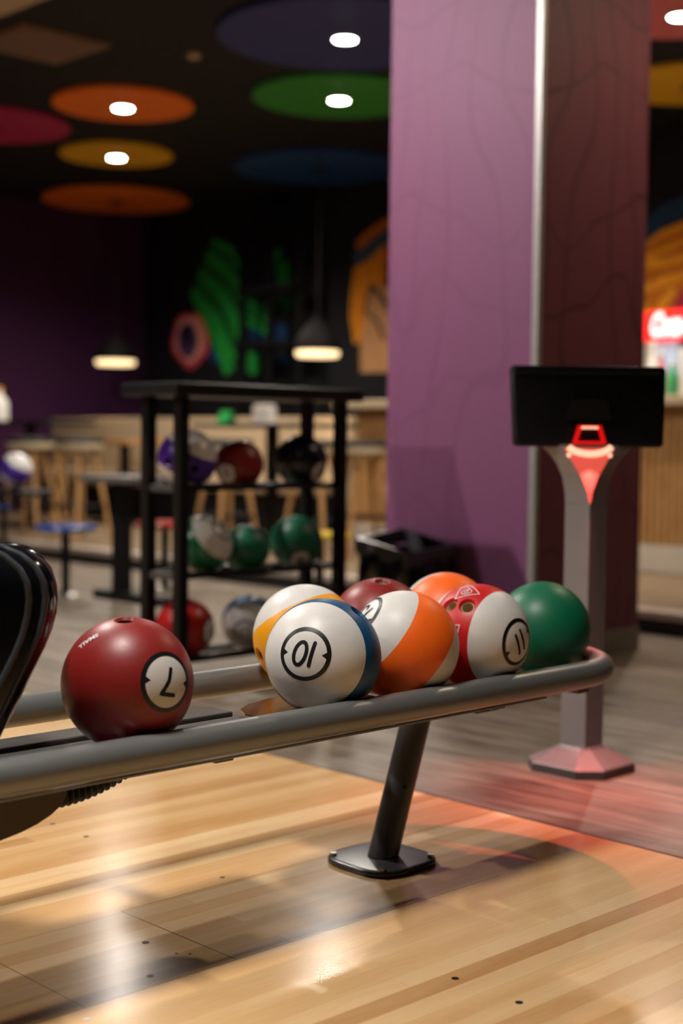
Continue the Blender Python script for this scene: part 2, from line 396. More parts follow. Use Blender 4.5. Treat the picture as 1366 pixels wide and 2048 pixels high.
# ------------------------------------------------------------------ column
CX, CY = 4.347, 3.42
col = thing('column', 'square purple column with faint wavy lines and an aluminium corner strip', 'column', (CX+.36, CY+.4, 0))
ox, oy = CX+.36, CY+.4
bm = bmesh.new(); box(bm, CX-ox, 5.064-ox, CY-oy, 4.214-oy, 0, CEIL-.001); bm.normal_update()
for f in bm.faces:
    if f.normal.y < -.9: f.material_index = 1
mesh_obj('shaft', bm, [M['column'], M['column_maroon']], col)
bm = bmesh.new(); prism(bm, [(CX-.004-ox, CY-.004-oy), (CX+.022-ox, CY-.004-oy), (CX+.022-ox, CY-.0005-oy), (CX-.0005-ox, CY-.0005-oy), (CX-.0005-ox, CY+.022-oy), (CX-.004-ox, CY+.022-oy)], 'z', .1, CEIL-.002)
mesh_obj('corner_strip', bm, M['alu'], col)
bm = bmesh.new(); box(bm, CX-.006-ox, 5.07-ox, CY-.006-oy, 4.22-oy, 0, .10, .002); mesh_obj('plinth', bm, plain('grey_skirting', srgb(128, 118, 104), .45), col)

# ------------------------------------------------------------------ mural painted on the back wall
WX = 9.497
def paint(part, pts, mi=0, lift=.0):
    bm = bmesh.new(); q = [atX(x, y, WX) for x, y in pts]
    a = [(p.y, p.z) for p in q]
    prism(bm, [(y-MUR[0].location.y, z-MUR[0].location.z) for y, z in a], 'x', -.002-lift, .0025)
    mesh_obj(part, bm, MUR[1][mi], MUR[0])
def stroke_px(part, pts, w, mi=0, lift=0.0):
    """brush stroke along image polyline with a width in metres"""
    q = [atX(x, y, WX) for x, y in pts]; L, Rr = [], []
    for i, p in enumerate(q):
        t = q[min(i+1, len(q)-1)] - q[max(i-1, 0)]; n = Vector((0, -t.z, t.y)).normalized()
        ww = (w[i] if isinstance(w, (list, tuple)) else w)/2
        L.append(p+n*ww); Rr.append(p-n*ww)
    bm = bmesh.new(); o_ = MUR[0].location
    prism(bm, [(p.y-o_.y, p.z-o_.z) for p in L+Rr[::-1]], 'x', -.002-lift, .0025); mesh_obj(part, bm, MUR[1][mi], MUR[0])
MUR = [None, None]
def mural(label, px, py, mats):
    p = atX(px, py, WX); MUR[0] = thing('wall_mural', label, 'mural', p); MUR[1] = mats
mg = [plain('mural_'+n, srgb(*c), .7, 0, .3, v, 14) for n, c, v in [('green', (36, 160, 62), .25), ('deep_green', (16, 78, 34), .3), ('blue', (22, 62, 110), .3)]]
mural('mural of striped green leaves on the dark back wall', 420, 620, mg)
zc = lambda x, y: (180+x/2.203, 440+y/2.203)
for i in range(10):
    t = i/9
    a = zc(540-95*t, 90+230*t); b = zc(662-45*max(0, t-.5)*2, 230+440*t)
    mid = ((a[0]+b[0])/2+6, (a[1]+b[1])/2-8)
    stroke_px('brush_stroke', [a, mid, b], [.05, .13+.05*t, .10+.06*t], 0 if i % 3 != 1 else 1, .0004*i)
for i in range(6):
    t = i/5; stroke_px('brush_stroke', [zc(690, 345+95*t), zc(735, 375+95*t), zc(776, 390+100*t)], .075, 0 if i % 2 else 1, .0004*i)
for i in range(4):
    stroke_px('brush_stroke', [zc(822+18*i, 130+30*i), zc(835+18*i, 215+16*i), zc(850+17*i, 288)], .09, 0 if i % 2 == 0 else 1, .0004*i)
for x in (822, 850, 878): stroke_px('brush_stroke', [zc(x, 335), zc(x+10, 400)], .08, 1)
paint('painted_shape', [zc(x, y) for x, y in ((695, 585), (745, 585), (745, 670), (720, 682), (695, 670))], 0)
for pts in (((700, 470), (775, 490), (770, 530), (700, 520)), ((820, 460), (865, 470), (860, 540), (820, 535)), ((530, 540), (580, 600), (575, 635), (530, 620)), ((820, 600), (885, 600), (885, 630), (820, 630))):
    paint('painted_shape', [zc(*p) for p in pts], 2)
mural('mural of a pink flower with a violet centre, left of the green leaves', 381, 680, [plain('mural_'+n, srgb(*c), .7, 0, .3, .15, 14) for n, c in [('rose', (214, 70, 88)), ('blush', (232, 160, 140)), ('violet', (84, 52, 96)), ('plum', (34, 20, 48))]])
def blob(cx, cy, rx, ry, wob, n=28, ph=0): return [(cx+rx*math.cos(2*PI*k/n)*(1+wob*math.sin(5*2*PI*k/n+ph)), cy+ry*math.sin(2*PI*k/n)*(1+wob*math.sin(5*2*PI*k/n+ph))) for k in range(n)]
paint('painted_shape', blob(381, 680, 36, 55, .06), 0); paint('painted_shape', blob(380, 678, 29, 46, .05), 1, .001); paint('painted_shape', blob(376, 681, 20, 36, .02, ph=1), 2, .002); paint('painted_shape', blob(374, 670, 10, 20, 0), 3, .003)
om = [plain('mural_'+n, srgb(*c), .7, 0, .3, .2, 14) for n, c in [('orange', (246, 152, 18)), ('amber', (196, 104, 8)), ('slate', (58, 78, 96)), ('skin', (186, 134, 88)), ('line', (64, 40, 28)), ('crimson', (168, 34, 52))]]
mural('mural of a figure with orange hair, left of the column', 740, 620, om)
for i in range(12):
    t = i/11
    stroke_px('brush_stroke', [zc(1190+130*t, 150-90*t), zc(1168+125*t, 300-60*t), zc(1160+110*t, 420+0*t), zc(1178+100*t, 540-130*t)], .085, i % 2, .0003*i)
stroke_px('brush_stroke', [zc(1165, 175), zc(1215, 150), zc(1265, 100), zc(1330, 60)], .14, 2, .006)
stroke_px('brush_stroke', [zc(1180, 120), zc(1230, 70), zc(1320, 10)], .10, 1, .006)
paint('painted_shape', [zc(x, y) for x, y in ((1225, 300), (1330, 290), (1330, 670), (1195, 672), (1192, 560), (1215, 420))], 3, .005)
stroke_px('brush_stroke', [zc(1240, 280), zc(1215, 400), zc(1270, 450), zc(1300, 530)], .04, 4, .007); stroke_px('brush_stroke', [zc(1240, 285), zc(1290, 350), zc(1330, 400)], .05, 4, .007)
om2 = list(om); om2[2] = plain('mural_deep_blue', srgb(10, 50, 84), .7)
mural('mural of orange strands and a blue arc, above the drinks cooler', 1330, 540, om2)
for i in range(9):
    y0 = 470+16*i
    stroke_px('brush_stroke', [(1270, y0+30), (1320, y0+2), (1370, y0-18), (1420, y0-26)] if i < 4 else [(1270, y0+(i-4)*9), (1330, y0-4+(i-6)*3), (1380, y0-18)], .075, i % 2, .0004*i)
for i in range(4): stroke_px('brush_stroke', [(1290+i*16, 660), (1305+i*18, 615), (1326+i*20, 575)], .06, (i+1) % 2, .004)
stroke_px('brush_stroke', [(1270, 480), (1330, 430), (1420, 390)], .16, 2, .006)
paint('painted_shape', [(1340, 640), (1352, 600), (1372, 575), (1400, 570), (1400, 640)], 5, .006)

# black open shelving in front of the leaves
fx = 9.2
sh = thing('black_shelf_unit', 'tall black open shelf standing before the green leaf mural', 'shelf', (fx, 11.0, .1))
for px in (486, 541, 601):
    p = atX(px, 600, fx); bm = bmesh.new(); box(bm, -.02, .02, p.y-11-.04, p.y-11+.04, 0, 2.9); mesh_obj('upright', bm, M['black_paint'], sh)
pa, pb = atX(486, 600, fx).y-11, atX(601, 600, fx).y-11
for py in (578, 688, 450):
    z = atX(540, py, fx).z-.1; bm = bmesh.new(); box(bm, -.1, .1, pb, pa, z-.03, z+.03); mesh_obj('shelf_board', bm, M['black_paint'], sh)

# ------------------------------------------------------------------ bar counter, drinks cooler and its contents
bar = thing('bar_counter', 'long bar counter clad in vertical oak slats behind the column', 'bar counter', (7.3, 5, .1))
ya, yb = 7.42-5, 2.4-5
bm = bmesh.new(); box(bm, .03, .55, yb, ya, 0, 1.0); mesh_obj('carcass', bm, plain('dark_backing', srgb(74, 50, 28), .7), bar)
bm = bmesh.new()
y = yb+.02
while y < ya-.03:
    box(bm, .0, .032, y, y+.034, .17, 1.0); y += .052
mesh_obj('slat_cladding', bm, M['slat_wood'], bar)
bm = bmesh.new(); box(bm, -.015, .03, yb, ya, 0, .165, .004); mesh_obj('plinth', bm, M['bar_plinth'], bar)
bm = bmesh.new(); box(bm, -.18, .6, yb, ya+.04, 1.0, 1.055, .006); mesh_obj('worktop', bm, M['beige_panel'], bar)
M['cooler_red'] = glow('lit_red_sign', srgb(226, 26, 20), 1.0)
M['cooler_text'] = glow('lit_white_script', srgb(250, 240, 240), .8)
M['cooler_in'] = glow('lit_cooler_interior', srgb(150, 165, 180), .45)
fy1 = atX(1291, 683, 8.9).y; fy0 = fy1-.66
fr = thing('drinks_cooler', 'glass-door drinks cooler with a lit red sign behind the bar', 'cooler', (8.9, (fy0+fy1)/2, .1))
h = .33
bm = bmesh.new(); box(bm, .06, .6, -h, h, 0, 1.74); mesh_obj('cabinet', bm, M['cooler_in'], fr)
for s in (-1, 1):
    bm = bmesh.new(); box(bm, .0, .06, s*h-(.05 if s > 0 else 0), s*h+(.05 if s < 0 else 0), 0, 1.52, .004); mesh_obj('door_frame', bm, M['bar_plinth'], fr)
bm = bmesh.new(); box(bm, 0, .06, .03-h+.3, .08-h+.3, 0, 1.52, .004); mesh_obj('door_frame', bm, M['black_plastic'], fr)
bm = bmesh.new(); box(bm, -.02, .06, -h, h, 1.52, 1.74, .006); sign = mesh_obj('sign_panel', bm, M['cooler_red'], fr)
def text_mesh(s, size, shear=0, bold=0.0):
    c = bpy.data.curves.new('t', 'FONT'); c.body = s; c.size = size; c.shear = shear; c.align_x = 'CENTER'; c.align_y = 'CENTER'; c.offset = bold; c.resolution_u = 4
    o = bpy.data.objects.new('t', c); COL.objects.link(o)
    dg = bpy.context.evaluated_depsgraph_get(); dg.update(); me = bpy.data.meshes.new_from_object(o.evaluated_get(dg))
    t = bmesh.new(); t.from_mesh(me); bpy.data.objects.remove(o); bpy.data.meshes.remove(me)
    return t
t = text_mesh('Coca-Cola', .225, .35, .009); ex = bmesh.ops.extrude_face_region(t, geom=t.faces[:])
for v in [g for g in ex['geom'] if isinstance(g, bmesh.types.BMVert)]: v.co.z -= .003
bm = bmesh.new(); merge(bm, t, 0, Matrix.Translation((-.0235, .015, 1.63)) @ Matrix(((0, 0, -1, 0), (-1, 0, 0, 0), (0, 1, 0, 0), (0, 0, 0, 1))) @ Matrix.Scale(.54, 4, (1, 0, 0)))
mesh_obj('sign_lettering', bm, M['cooler_text'], fr)
def bottle(loc, r, hgt, mats, label, group=None):
    t = thing('bottle', label, 'bottle', loc, 0, group)
    bm = bmesh.new(); lathe(bm, [(r*.9, 0), (r, .01), (r, hgt*.5), (r*.85, hgt*.62), (r*.42, hgt*.78), (r*.38, hgt*.9)], 20); mesh_obj('body', bm, mats[0], t, True)
    bm = bmesh.new(); lathe(bm, [(r*.46, hgt*.885), (r*.46, hgt*.99), (r*.4, hgt)], 16); mesh_obj('cap', bm, mats[1], t, True)
    return t
# bottles standing on the bar before the cooler
ztop = 1.155
for px, r, hh, mt, lb in [(1306, .035, .34, ('bottle_white', 'bottle_white'), 'white bottle on the bar at the right edge of the column'),
                          (1322, .035, .30, ('bottle_pink', 'bottle_white'), 'pink bottle on the bar left of the green bottle'),
                          (1344, .034, .22, ('bottle_green', 'bottle_white'), 'green bottle with white cap on the bar by the terminal')]:
    bx = 7.45 if px != 1322 else 7.58; p = atX(px, 780, bx); bottle((bx, p.y, ztop), r, hh, (M[mt[0]], M[mt[1]]), lb)
bm = bmesh.new(); p = atX(1368, 740, 7.5); cyl(bm, 7.5, p.y, ztop, ztop+.30, .03, 20, 0, .004)
tag(mesh_obj('drinking_straw_tube', bm, M['bottle_white'], None, True), 'tall pale cylinder on the bar at the right edge', 'cup stack')

# ------------------------------------------------------------------ bench, tables, stools in the lounge
be = thing('upholstered_bench', 'long beige upholstered bench with high back along the dark wall', 'bench', (8.2, 10.6, .1))
bm = bmesh.new(); box(bm, 0, .16, -2.2, 2.25, 0, .965, .02); mesh_obj('backrest', bm, M['upholstery'], be, True)
bm = bmesh.new(); box(bm, -.45, -.002, -2.2, 2.25, .32, .46, .03); mesh_obj('seat', bm, M['upholstery'], be, True)
bm = bmesh.new(); box(bm, -.40, -.002, -2.18, 2.23, 0, .319); mesh_obj('base', bm, M['black_paint'], be)
def post_table(loc, sx, sy, h, top_mat, label, th=.03, post=.035, name='high_table'):
    t = thing(name, label, 'table', loc)
    bm = bmesh.new(); box(bm, -sx/2, sx/2, -sy/2, sy/2, h-th, h, .006); mesh_obj('tabletop', bm, top_mat, t)
    bm = bmesh.new(); box(bm, -post, post, -post, post, .03, h-th+.001, .004); mesh_obj('post', bm, M['black_paint'], t)
    bm = bmesh.new(); box(bm, -.22, .22, -.22, .22, 0, .03, .006); mesh_obj('foot_plate', bm, M['black_paint'], t)
    return t
p = atX(545, 850, 6.75)
ht = post_table((6.75, p.y, .1), .5, 1.25, .885, M['black_plastic'], 'black high table with a menu card and napkin holder behind the ball rack', name='high_table'); hty = p.y
p = atX(250, 880, 7.5)
post_table((7.5, p.y, .1), .6, .9, .755, M['table_wood'], 'oak topped table before the beige bench', .045, name='dining_table')
p = atX(5, 843, 5.95)
post_table((6.55, p.y+.55, .1), .5, 1.2, .90, M['black_plastic'], 'dark high table holding a white bottle at the left edge')
tbp = p
p = atX(-3, 843, 6.45)
bottle((6.45, p.y, 1.0), .085, .30, (M['bottle_white'], M['bottle_orange']), 'white bottle with orange cap on the dark table, left edge')
# things on the black high table
p = atX(453, 830, 6.7); cdh = thing('menu_card', 'green folded menu card on the black high table', 'card', (6.7, p.y, .985))
bm = bmesh.new(); prism(bm, [(-.045, 0), (-.04, 0), (0, .088), (.04, 0), (.045, 0), (.003, .094), (-.003, .094)], 'y', -.065, .065); mesh_obj('folded_sheet', bm, M['green_card'], cdh)
p = atX(529, 830, 6.7); nh = thing('napkin_holder', 'white napkin holder beside the green card on the high table', 'napkin holder', (6.7, p.y, .985))
bm = bmesh.new(); box(bm, -.05, .05, -.08, .08, 0, .012, .002); mesh_obj('base', bm, M['paper'], nh)
for s in (-1, 1):
    bm = bmesh.new(); box(bm, s*.04-.004, s*.04+.004, -.08, .08, .012, .12, .002); mesh_obj('side_plate', bm, M['paper'], nh)
bm = bmesh.new(); box(bm, -.034, .034, -.074, .074, .0125, .135, .004); mesh_obj('napkins', bm, M['paper'], nh)

def make_bar_stool():
    t = thing('bar_stool', '', 'bar stool', (0, 0, 0), 0, 'bar stools on the podium')
    bm = bmesh.new(); lathe(bm, [(.05, .665), (.15, .67), (.176, .69), (.18, .722), (.17, .728)], 32); mesh_obj('seat', bm, M['cream'], t, True)
    bm = bmesh.new(); lathe(bm, [(.176, .7282), (.184, .742), (.178, .765), (.1, .772)], 32); mesh_obj('cushion', bm, M['black_rubber'], t, True)
    for k in range(4):
        a = PI/4+k*PI/2; d = Vector((math.cos(a), math.sin(a), 0))
        bm = bmesh.new(); tube(bm, [d*.23, d*.17+Vector((0, 0, .35)), d*.10+Vector((0, 0, .67))], [.013, .018, .021], 12); mesh_obj('leg', bm, M['stool_wood'], t, True)
    bm = bmesh.new(); tube(bm, [(.19*math.cos(2*PI*k/24), .19*math.sin(2*PI*k/24), .26) for k in range(24)], .009, 8, closed=True); mesh_obj('foot_ring', bm, M['black_paint'], t, True)
    return t
first = make_bar_stool()
spots = [(160, 893, 6.0, 'black cushioned beech bar stool directly behind the low blue stool'), (60, 895, 5.85, 'black cushioned beech bar stool left of the one behind the low blue stool'),
         (98, 899, 7.0, 'black cushioned beech bar stool farther back between the two front stools at left'),
         (728, 905, 6.75, 'black cushioned beech bar stool between ball rack and purple column'), (452, 900, 6.1, 'black cushioned beech bar stool seen through the ball rack, on its left'), (632, 900, 6.2, 'black cushioned beech bar stool seen through the ball rack, on its right')]
for i, (px, py, X, lb) in enumerate(spots):
    p = atX(px, py, X)
    if i == 0: first.location = (X, p.y, .1); first['label'] = lb; first.rotation_euler = (0, 0, .1)
    else: dup(first, (X, p.y, .1), .1+.35*i, lb)
def make_low_stool(mat, label):
    t = thing('low_stool', label, 'stool', (0, 0, 0), 0, 'low round stools by the lanes')
    bm = bmesh.new(); lathe(bm, [(.15, .352), (.166, .36), (.17, .37), (.166, .384), (.15, .388)], 40); mesh_obj('seat', bm, mat, t, True)
    bm = bmesh.new(); cyl(bm, 0, 0, .012, .353, .024, 20); mesh_obj('post', bm, M['black_paint'], t, True)
    bm = bmesh.new(); lathe(bm, [(.09, 0), (.09, .006), (.06, .012), (.03, .016)], 32); mesh_obj('foot_plate', bm, M['steel'], t, True)
    return t
p = atz(131, 1190, 0); s1 = make_low_stool(M['stool_blue'], 'low blue round stool, whole seat in view, left of the ball rack'); s1.location = (p.x, p.y, 0)
p = atz(0, 1006, .388); dup(s1, (5.2, p.y-.14, 0), 0, 'low blue round stool cut by the left edge of the photo')
p = atX(330, 1042, 5.0); s3 = make_low_stool(M['stool_red'], 'low red round stool seen through the left end of the ball rack'); s3.location = (5.0, p.y, 0)
p = atX(640, 1052, 5.1); s4 = make_low_stool(M['stool_yellow'], 'low yellow round stool seen through the right end of the ball rack'); s4.location = (5.1, p.y, 0)
# seating console between stools and rack
lt = thing('lane_table', 'low black table with grey top left of the ball rack', 'table', (4.47, 6.4, 0))
bm = bmesh.new(); box(bm, -.18, .18, -.42, .07, .635, .67, .008); mesh_obj('tabletop', bm, plain('grey_table_laminate', srgb(96, 92, 92), .3), lt)
bm = bmesh.new(); box(bm, -.04, .04, -.13, -.05, .04, .636, .004); mesh_obj('post', bm, M['black_paint'], lt)
bm = bmesh.new(); box(bm, -.06, .06, -.5, .1, 0, .045, .006); mesh_obj('foot_bar', bm, M['black_paint'], lt)

# ------------------------------------------------------------------ pendant lamps
M['pendant_glow'] = glow('lit_pendant_diffuser', srgb(255, 218, 165), 1.0)
for p, dia, lb in [(atX(231, 719, 8.3), .40, 'small dark pendant lamp with lit underside at left, over the stools'), (atX(635, 700, 7.9), .36, 'dark pendant lamp with lit underside left of the column, over the high table')]:
    t = thing('pendant_lamp', lb, 'pendant lamp', (p.x, p.y, p.z), 0, 'pendant lamps in the lounge')
    r = dia/2
    bm = bmesh.new(); lathe(bm, [(r, -.01), (r+.004, .03), (r*.9, .10), (r*.55, .19), (r*.2, .235), (.03, .25)], 40); mesh_obj('shade', bm, plain('bronze_shade', (.005, .004, .004, 1), .7, 0, .1), t, True)
    bm = bmesh.new(); lathe(bm, [(r*.97, -.008), (r*.97, -.04), (r*.9, -.055)], 40); mesh_obj('diffuser', bm, M['pendant_glow'], t, True)
    bm = bmesh.new(); tube(bm, [(0, 0, .249), (0, 0, CEIL-p.z)], .003, 8); mesh_obj('cord', bm, M['black_rubber'], t)
    lamp('pendant_bulb', (p.x, p.y, p.z-.09), 12, (1, .78, .52), .25, 140)

# ------------------------------------------------------------------ waste bin at the column
bn = thing('waste_bin', 'square black waste bin with crumpled liner against the purple column', 'bin', (4.17, 3.93, 0))
m1 = plain('bin_grey_plastic', (.07, .07, .078, 1), .35)
bm = bmesh.new(); a, b = .115, .135
loft(bm, [[Vector((x*s, y*s, z)) for x, y in ((-1, -1), (1, -1), (1, 1), (-1, 1))] for s, z in ((a, 0), (b, .44), (b-.012, .44), (a, .1))]); mesh_obj('bucket', bm, m1, bn)
bm = bmesh.new()
prof = [(-.145, -.145, .425), (.145, -.145, .445), (.145, .145, .50), (-.145, .145, .47)]
loft(bm, [[Vector((x*s, y*s, z+dz)) for x, y, z in prof] for s, dz in ((1, -.05), (1, .01), (.86, .01), (.86, -.05))], True, False); mesh_obj('rim', bm, m1, bn)
lin = bmesh.new(); n = 48; rings = []
for j in range(5):
    ring = []
    for k in range(n):
        a_ = 2*PI*k/n; c, s_ = math.cos(a_), math.sin(a_); q = max(abs(c), abs(s_)); base = .15/q
        wob = 1+.05*math.sin(a_*7+j)+.03*math.sin(a_*13+2*j)
        ring.append(Vector((c*min(base, .19)*(.96, 1.02, 1.03, 1.01, .97)[j]*wob, s_*min(base, .19)*(.96, 1.02, 1.03, 1.01, .97)[j]*wob, .41-.055*j+.012*math.sin(a_*5+j*2))))
    rings.append(ring)
loft(lin, rings, True, False); mesh_obj('liner', lin, plain('black_bag_film', (.008, .008, .01, 1), .18, 0, .6), bn, True, 60)

# ------------------------------------------------------------------ bowling balls
RAD = .1082
def sph(x, y, off, R): 
    z = math.sqrt(max(0, 1-x*x-y*y)); return Vector((x, y, z))*(R+off)
def decal_fan(bm, r, R, off, mi, n=56, m=8):
    c = bm.verts.new(sph(0, 0, off, R)); prev = None
    for j in range(1, m+1):
        ring = [bm.verts.new(sph(r*j/m*math.cos(2*PI*k/n), r*j/m*math.sin(2*PI*k/n), off, R)) for k in range(n)]
        for k in range(n):
            f = bm.faces.new((c, ring[k], ring[(k+1) % n])) if prev is None else bm.faces.new((prev[k], ring[k], ring[(k+1) % n], prev[(k+1) % n]))
            f.material_index = mi
        prev = ring
def decal_ring(bm, r0, r1, R, off, mi, n=72, m=3):
    prev = None
    for j in range(m+1):
        r = r0+(r1-r0)*j/m; ring = [bm.verts.new(sph(r*math.cos(2*PI*k/n), r*math.sin(2*PI*k/n), off, R)) for k in range(n)]
        if prev:
            for k in range(n): bm.faces.new((prev[k], ring[k], ring[(k+1) % n], prev[(k+1) % n])).material_index = mi
        prev = ring
def decal_stroke(bm, pts, w, R, off, mi, closed=False):
    pts = [Vector(p) for p in pts]; dense = []
    seq = pts+[pts[0]] if closed else pts
    for a, b in zip(seq, seq[1:]):
        k = max(1, int((b-a).length/.02))
        dense += [a+(b-a)*i/k for i in range(k)]
    if not closed: dense.append(seq[-1])
    L = len(dense); rows = []
    for i, p in enumerate(dense):
        t = (dense[(i+1) % L]-dense[i-1]) if closed else dense[min(i+1, L-1)]-dense[max(i-1, 0)]
        t.normalize(); nrm = Vector((-t.y, t.x))
        rows.append([bm.verts.new(sph(*(p+nrm*w/2*q), off, R)) for q in (-1, 0, 1)])
    if closed: rows.append(rows[0])
    for a, b in zip(rows, rows[1:]):
        for q in (0, 1): bm.faces.new((a[q], a[q+1], b[q+1], b[q])).material_index = mi
    if not closed:
        for p in (dense[0], dense[-1]):
            c = bm.verts.new(sph(p.x, p.y, off+.00002, R)); ring = [bm.verts.new(sph(p.x+w/2*math.cos(2*PI*k/14), p.y+w/2*math.sin(2*PI*k/14), off+.00002, R)) for k in range(14)]
            for k in range(14): bm.faces.new((c, ring[k], ring[(k+1) % 14])).material_index = mi
def ell(cx, cy, rx, ry, sh=.18, a0=0, a1=360, n=28):
    return [(cx+rx*math.cos(math.radians(a0+(a1-a0)*k/n))+sh*ry*math.sin(math.radians(a0+(a1-a0)*k/n)), cy+ry*math.sin(math.radians(a0+(a1-a0)*k/n))) for k in range(n+(0 if a1-a0 == 360 else 1))]
DIG = {
 '10': [([(-.165, -.19), (-.095, .19)], 0), (ell(.07, 0, .105, .19), 1)],
 '7': [([(-.12, .19), (.115, .185), (.06, .10), (.0, -.02), (-.03, -.19)], 0)],
 '11': [([(-.10, -.19), (-.045, .19)], 0), ([(.065, -.19), (.12, .19)], 0)],
 '13': [([(-.165, -.19), (-.095, .19)], 0), (ell(.075, .095, .085, .095, .15, 150, -90)+ell(.055, -.095, .095, .095, .15, 90, -150), 0)],
 '6': [(ell(0, -.08, .1, .11), 1), ([(-.1, -.08), (-.07, .08), (.05, .19)], 0)],
 '8': [(ell(0, -.095, .105, .1), 1), (ell(.02, .1, .09, .09), 1)],
}
def number_label(parent, num, R, white):
    bm = bmesh.new()
    if white: decal_fan(bm, .40, R, .0002, 0)
    decal_ring(bm, .378, .445, R, .0004, 1)
    for s in (-1, 1):
        a = [bm.verts.new(sph(s*.385, q, .00045, R)) for q in (-.06, .0, .06)]; b = bm.verts.new(sph(s*.30, 0, .00045, R))
        for i in (0, 1): bm.faces.new((a[i], a[i+1], b)).material_index = 1
    for pts, cl in DIG[num]: decal_stroke(bm, pts, .062, R, .0005, 1, bool(cl))
    bmesh.ops.recalc_face_normals(bm, faces=bm.faces[:])
    return mesh_obj('number_label', bm, [M['white'], M['ink']], parent, True, 80)
def ball_mesh(R, holes, mat):
    bm = bmesh.new(); bmesh.ops.create_uvsphere(bm, u_segments=72, v_segments=36, radius=R)
    for f in bm.faces: f.smooth = True
    if not holes: return bm
    me = bpy.data.meshes.new('tmp'); bm.to_mesh(me); bm.free(); o = bpy.data.objects.new('tmp', me); COL.objects.link(o); cut = []
    for h in holes:
        d = Vector(h).normalized(); q = d.to_track_quat('Z', 'Y').to_matrix().to_4x4(); t = bmesh.new()
        lathe(t, [(.0140, R-.06), (.0140, R-.0058), (.0185, R-.0005), (.0205, R+.006)], 32, q)
        bmesh.ops.recalc_face_normals(t, faces=t.faces[:])
        m2 = bpy.data.meshes.new('tmpc'); t.to_mesh(m2); t.free(); c = bpy.data.objects.new('tmpc', m2); COL.objects.link(c); cut.append(c)
        md = o.modifiers.new('b', 'BOOLEAN'); md.operation = 'DIFFERENCE'; md.solver = 'EXACT'; md.object = c
    dg = bpy.context.evaluated_depsgraph_get(); dg.update()
    res = bpy.data.meshes.new_from_object(o.evaluated_get(dg)); bm = bmesh.new(); bm.from_mesh(res)
    for c in cut+[o]: bpy.data.objects.remove(c)
    return bm
def make_ball(loc, axis, up, holes, mat, label, num=None, white=False, R=RAD, group=None, insert=False):
    a, u = Vector(axis).normalized(), Vector(up); u = (u-a*u.dot(a)).normalized(); r = u.cross(a)
    bm = ball_mesh(R, holes, mat)
    for f in bm.faces: f.material_index = 0
    o = mesh_obj('bowling_ball', bm, mat, None, True, 38)
    o.matrix_world = Matrix.Translation(loc) @ Matrix((r, u, a)).transposed().to_4x4()
    tag(o, label, 'bowling ball', group)
    if num: number_label(o, num, R, white)
    for h in holes:
        d = Vector(h).normalized(); q = d.to_track_quat('Z', 'Y').to_matrix().to_4x4(); t = bmesh.new()
        lathe(t, [(.0137, R-.055), (.0137, R-.009), (.0118, R-.008), (.0113, R-.010), (.0113, R-.045), (.0005, R-.046)], 28, q)
        mesh_obj('finger_insert', t, M['cream'] if insert else M['black_rubber'], o, True)
    return o
def surface_mesh(name, t, centre, updir, R, parent, mat, off=.0006):
    """a flat outline (x right, y up) laid onto the ball around a direction"""
    n = Vector(centre).normalized(); u = Vector(updir); u = (u-n*u.dot(n)).normalized(); r = u.cross(n); bm = bmesh.new()
    for v in t.verts: v.co = (n*R + r*v.co.x + u*v.co.y).normalized()*(R+off)
    merge(bm, t); return mesh_obj(name, bm, mat, parent)

# ---- ball return: tube loop, tracks, leg, hood
ret = thing('ball_return', 'grey tubular ball return rack with black hood, holding the front row of balls', 'ball return', (2.08, 2.025, 0))
O = Vector((2.08, 2.025, 0))
def rel(p): return Vector(p)-O
TY0, TY1, TZ, TR, TXC = 1.809, 2.241, .374, .0285, 2.475
mid, rr = (TY0+TY1)/2, (TY1-TY0)/2
path = [(x, TY0, TZ) for x in np.linspace(.35, TXC, 20)]
path += [(TXC+rr*math.cos(t), mid+rr*math.sin(t), TZ) for t in np.linspace(-PI/2, PI/2, 32)[1:-1]]
path += [(x, TY1, TZ) for x in np.linspace(TXC, .35, 20)]
bm = bmesh.new(); tube(bm, [rel(p) for p in path], TR, 28); mesh_obj('tube_frame', bm, M['tube'], ret, True)
bm = bmesh.new()
for a, b, c in ((1.858, 1.925, .360), (1.945, 2.02, .356), (2.04, 2.108, .360)):
    box(bm, .5-O.x, 1.70-O.x, a-O.y, b-O.y, c-.012, c, .003)
box(bm, .5-O.x, 1.70-O.x, 1.858-O.y, 2.108-O.y, .338, .349)
mesh_obj('lift_track', bm, M['track'], ret)
bm = bmesh.new()
pts = [(1.703, 1.862), (2.02, 1.862), (2.02, 2.108), (1.93, 2.108), (1.84, 2.10), (1.77, 2.08), (1.725, 2.05), (1.703, 2.01)]
prism(bm, [(x-O.x, y-O.y) for x, y in pts], 'z', .3555, .3595); mesh_obj('ball_tray', bm, M['tray'], ret)
for a, b in ((1.862, 1.955), (2.105, 2.19)):
    bm = bmesh.new(); x0 = 2.022
    box(bm, x0-O.x, 2.455-O.x, a-O.y, b-O.y, .342, .3585 if a < 2 else .355, .003); box(bm, 2.4555-O.x, 2.59-O.x, (a if a < 2 else 2.053)-O.y, (1.927 if a < 2 else b)-O.y, .342, .3585, .003); mesh_obj('ball_rail', bm, M['tray'], ret)
# cross brackets carrying rails and tube
for x in (.9, 1.5, 2.215, 2.50):
    bm = bmesh.new(); box(bm, x-.02-O.x, x+.02-O.x, TY0+.012-O.y, TY1-.012-O.y, .331, .344, .002); mesh_obj('cross_bracket', bm, M['leg_grey'], ret)
# under-tube flat strip that the photo shows along the near tube
bm = bmesh.new(); box(bm, .5-O.x, 2.36-O.x, TY0+.004-O.y, TY0+.04-O.y, .337, .3415, .001); mesh_obj('edge_strip', bm, M['tube'], ret)
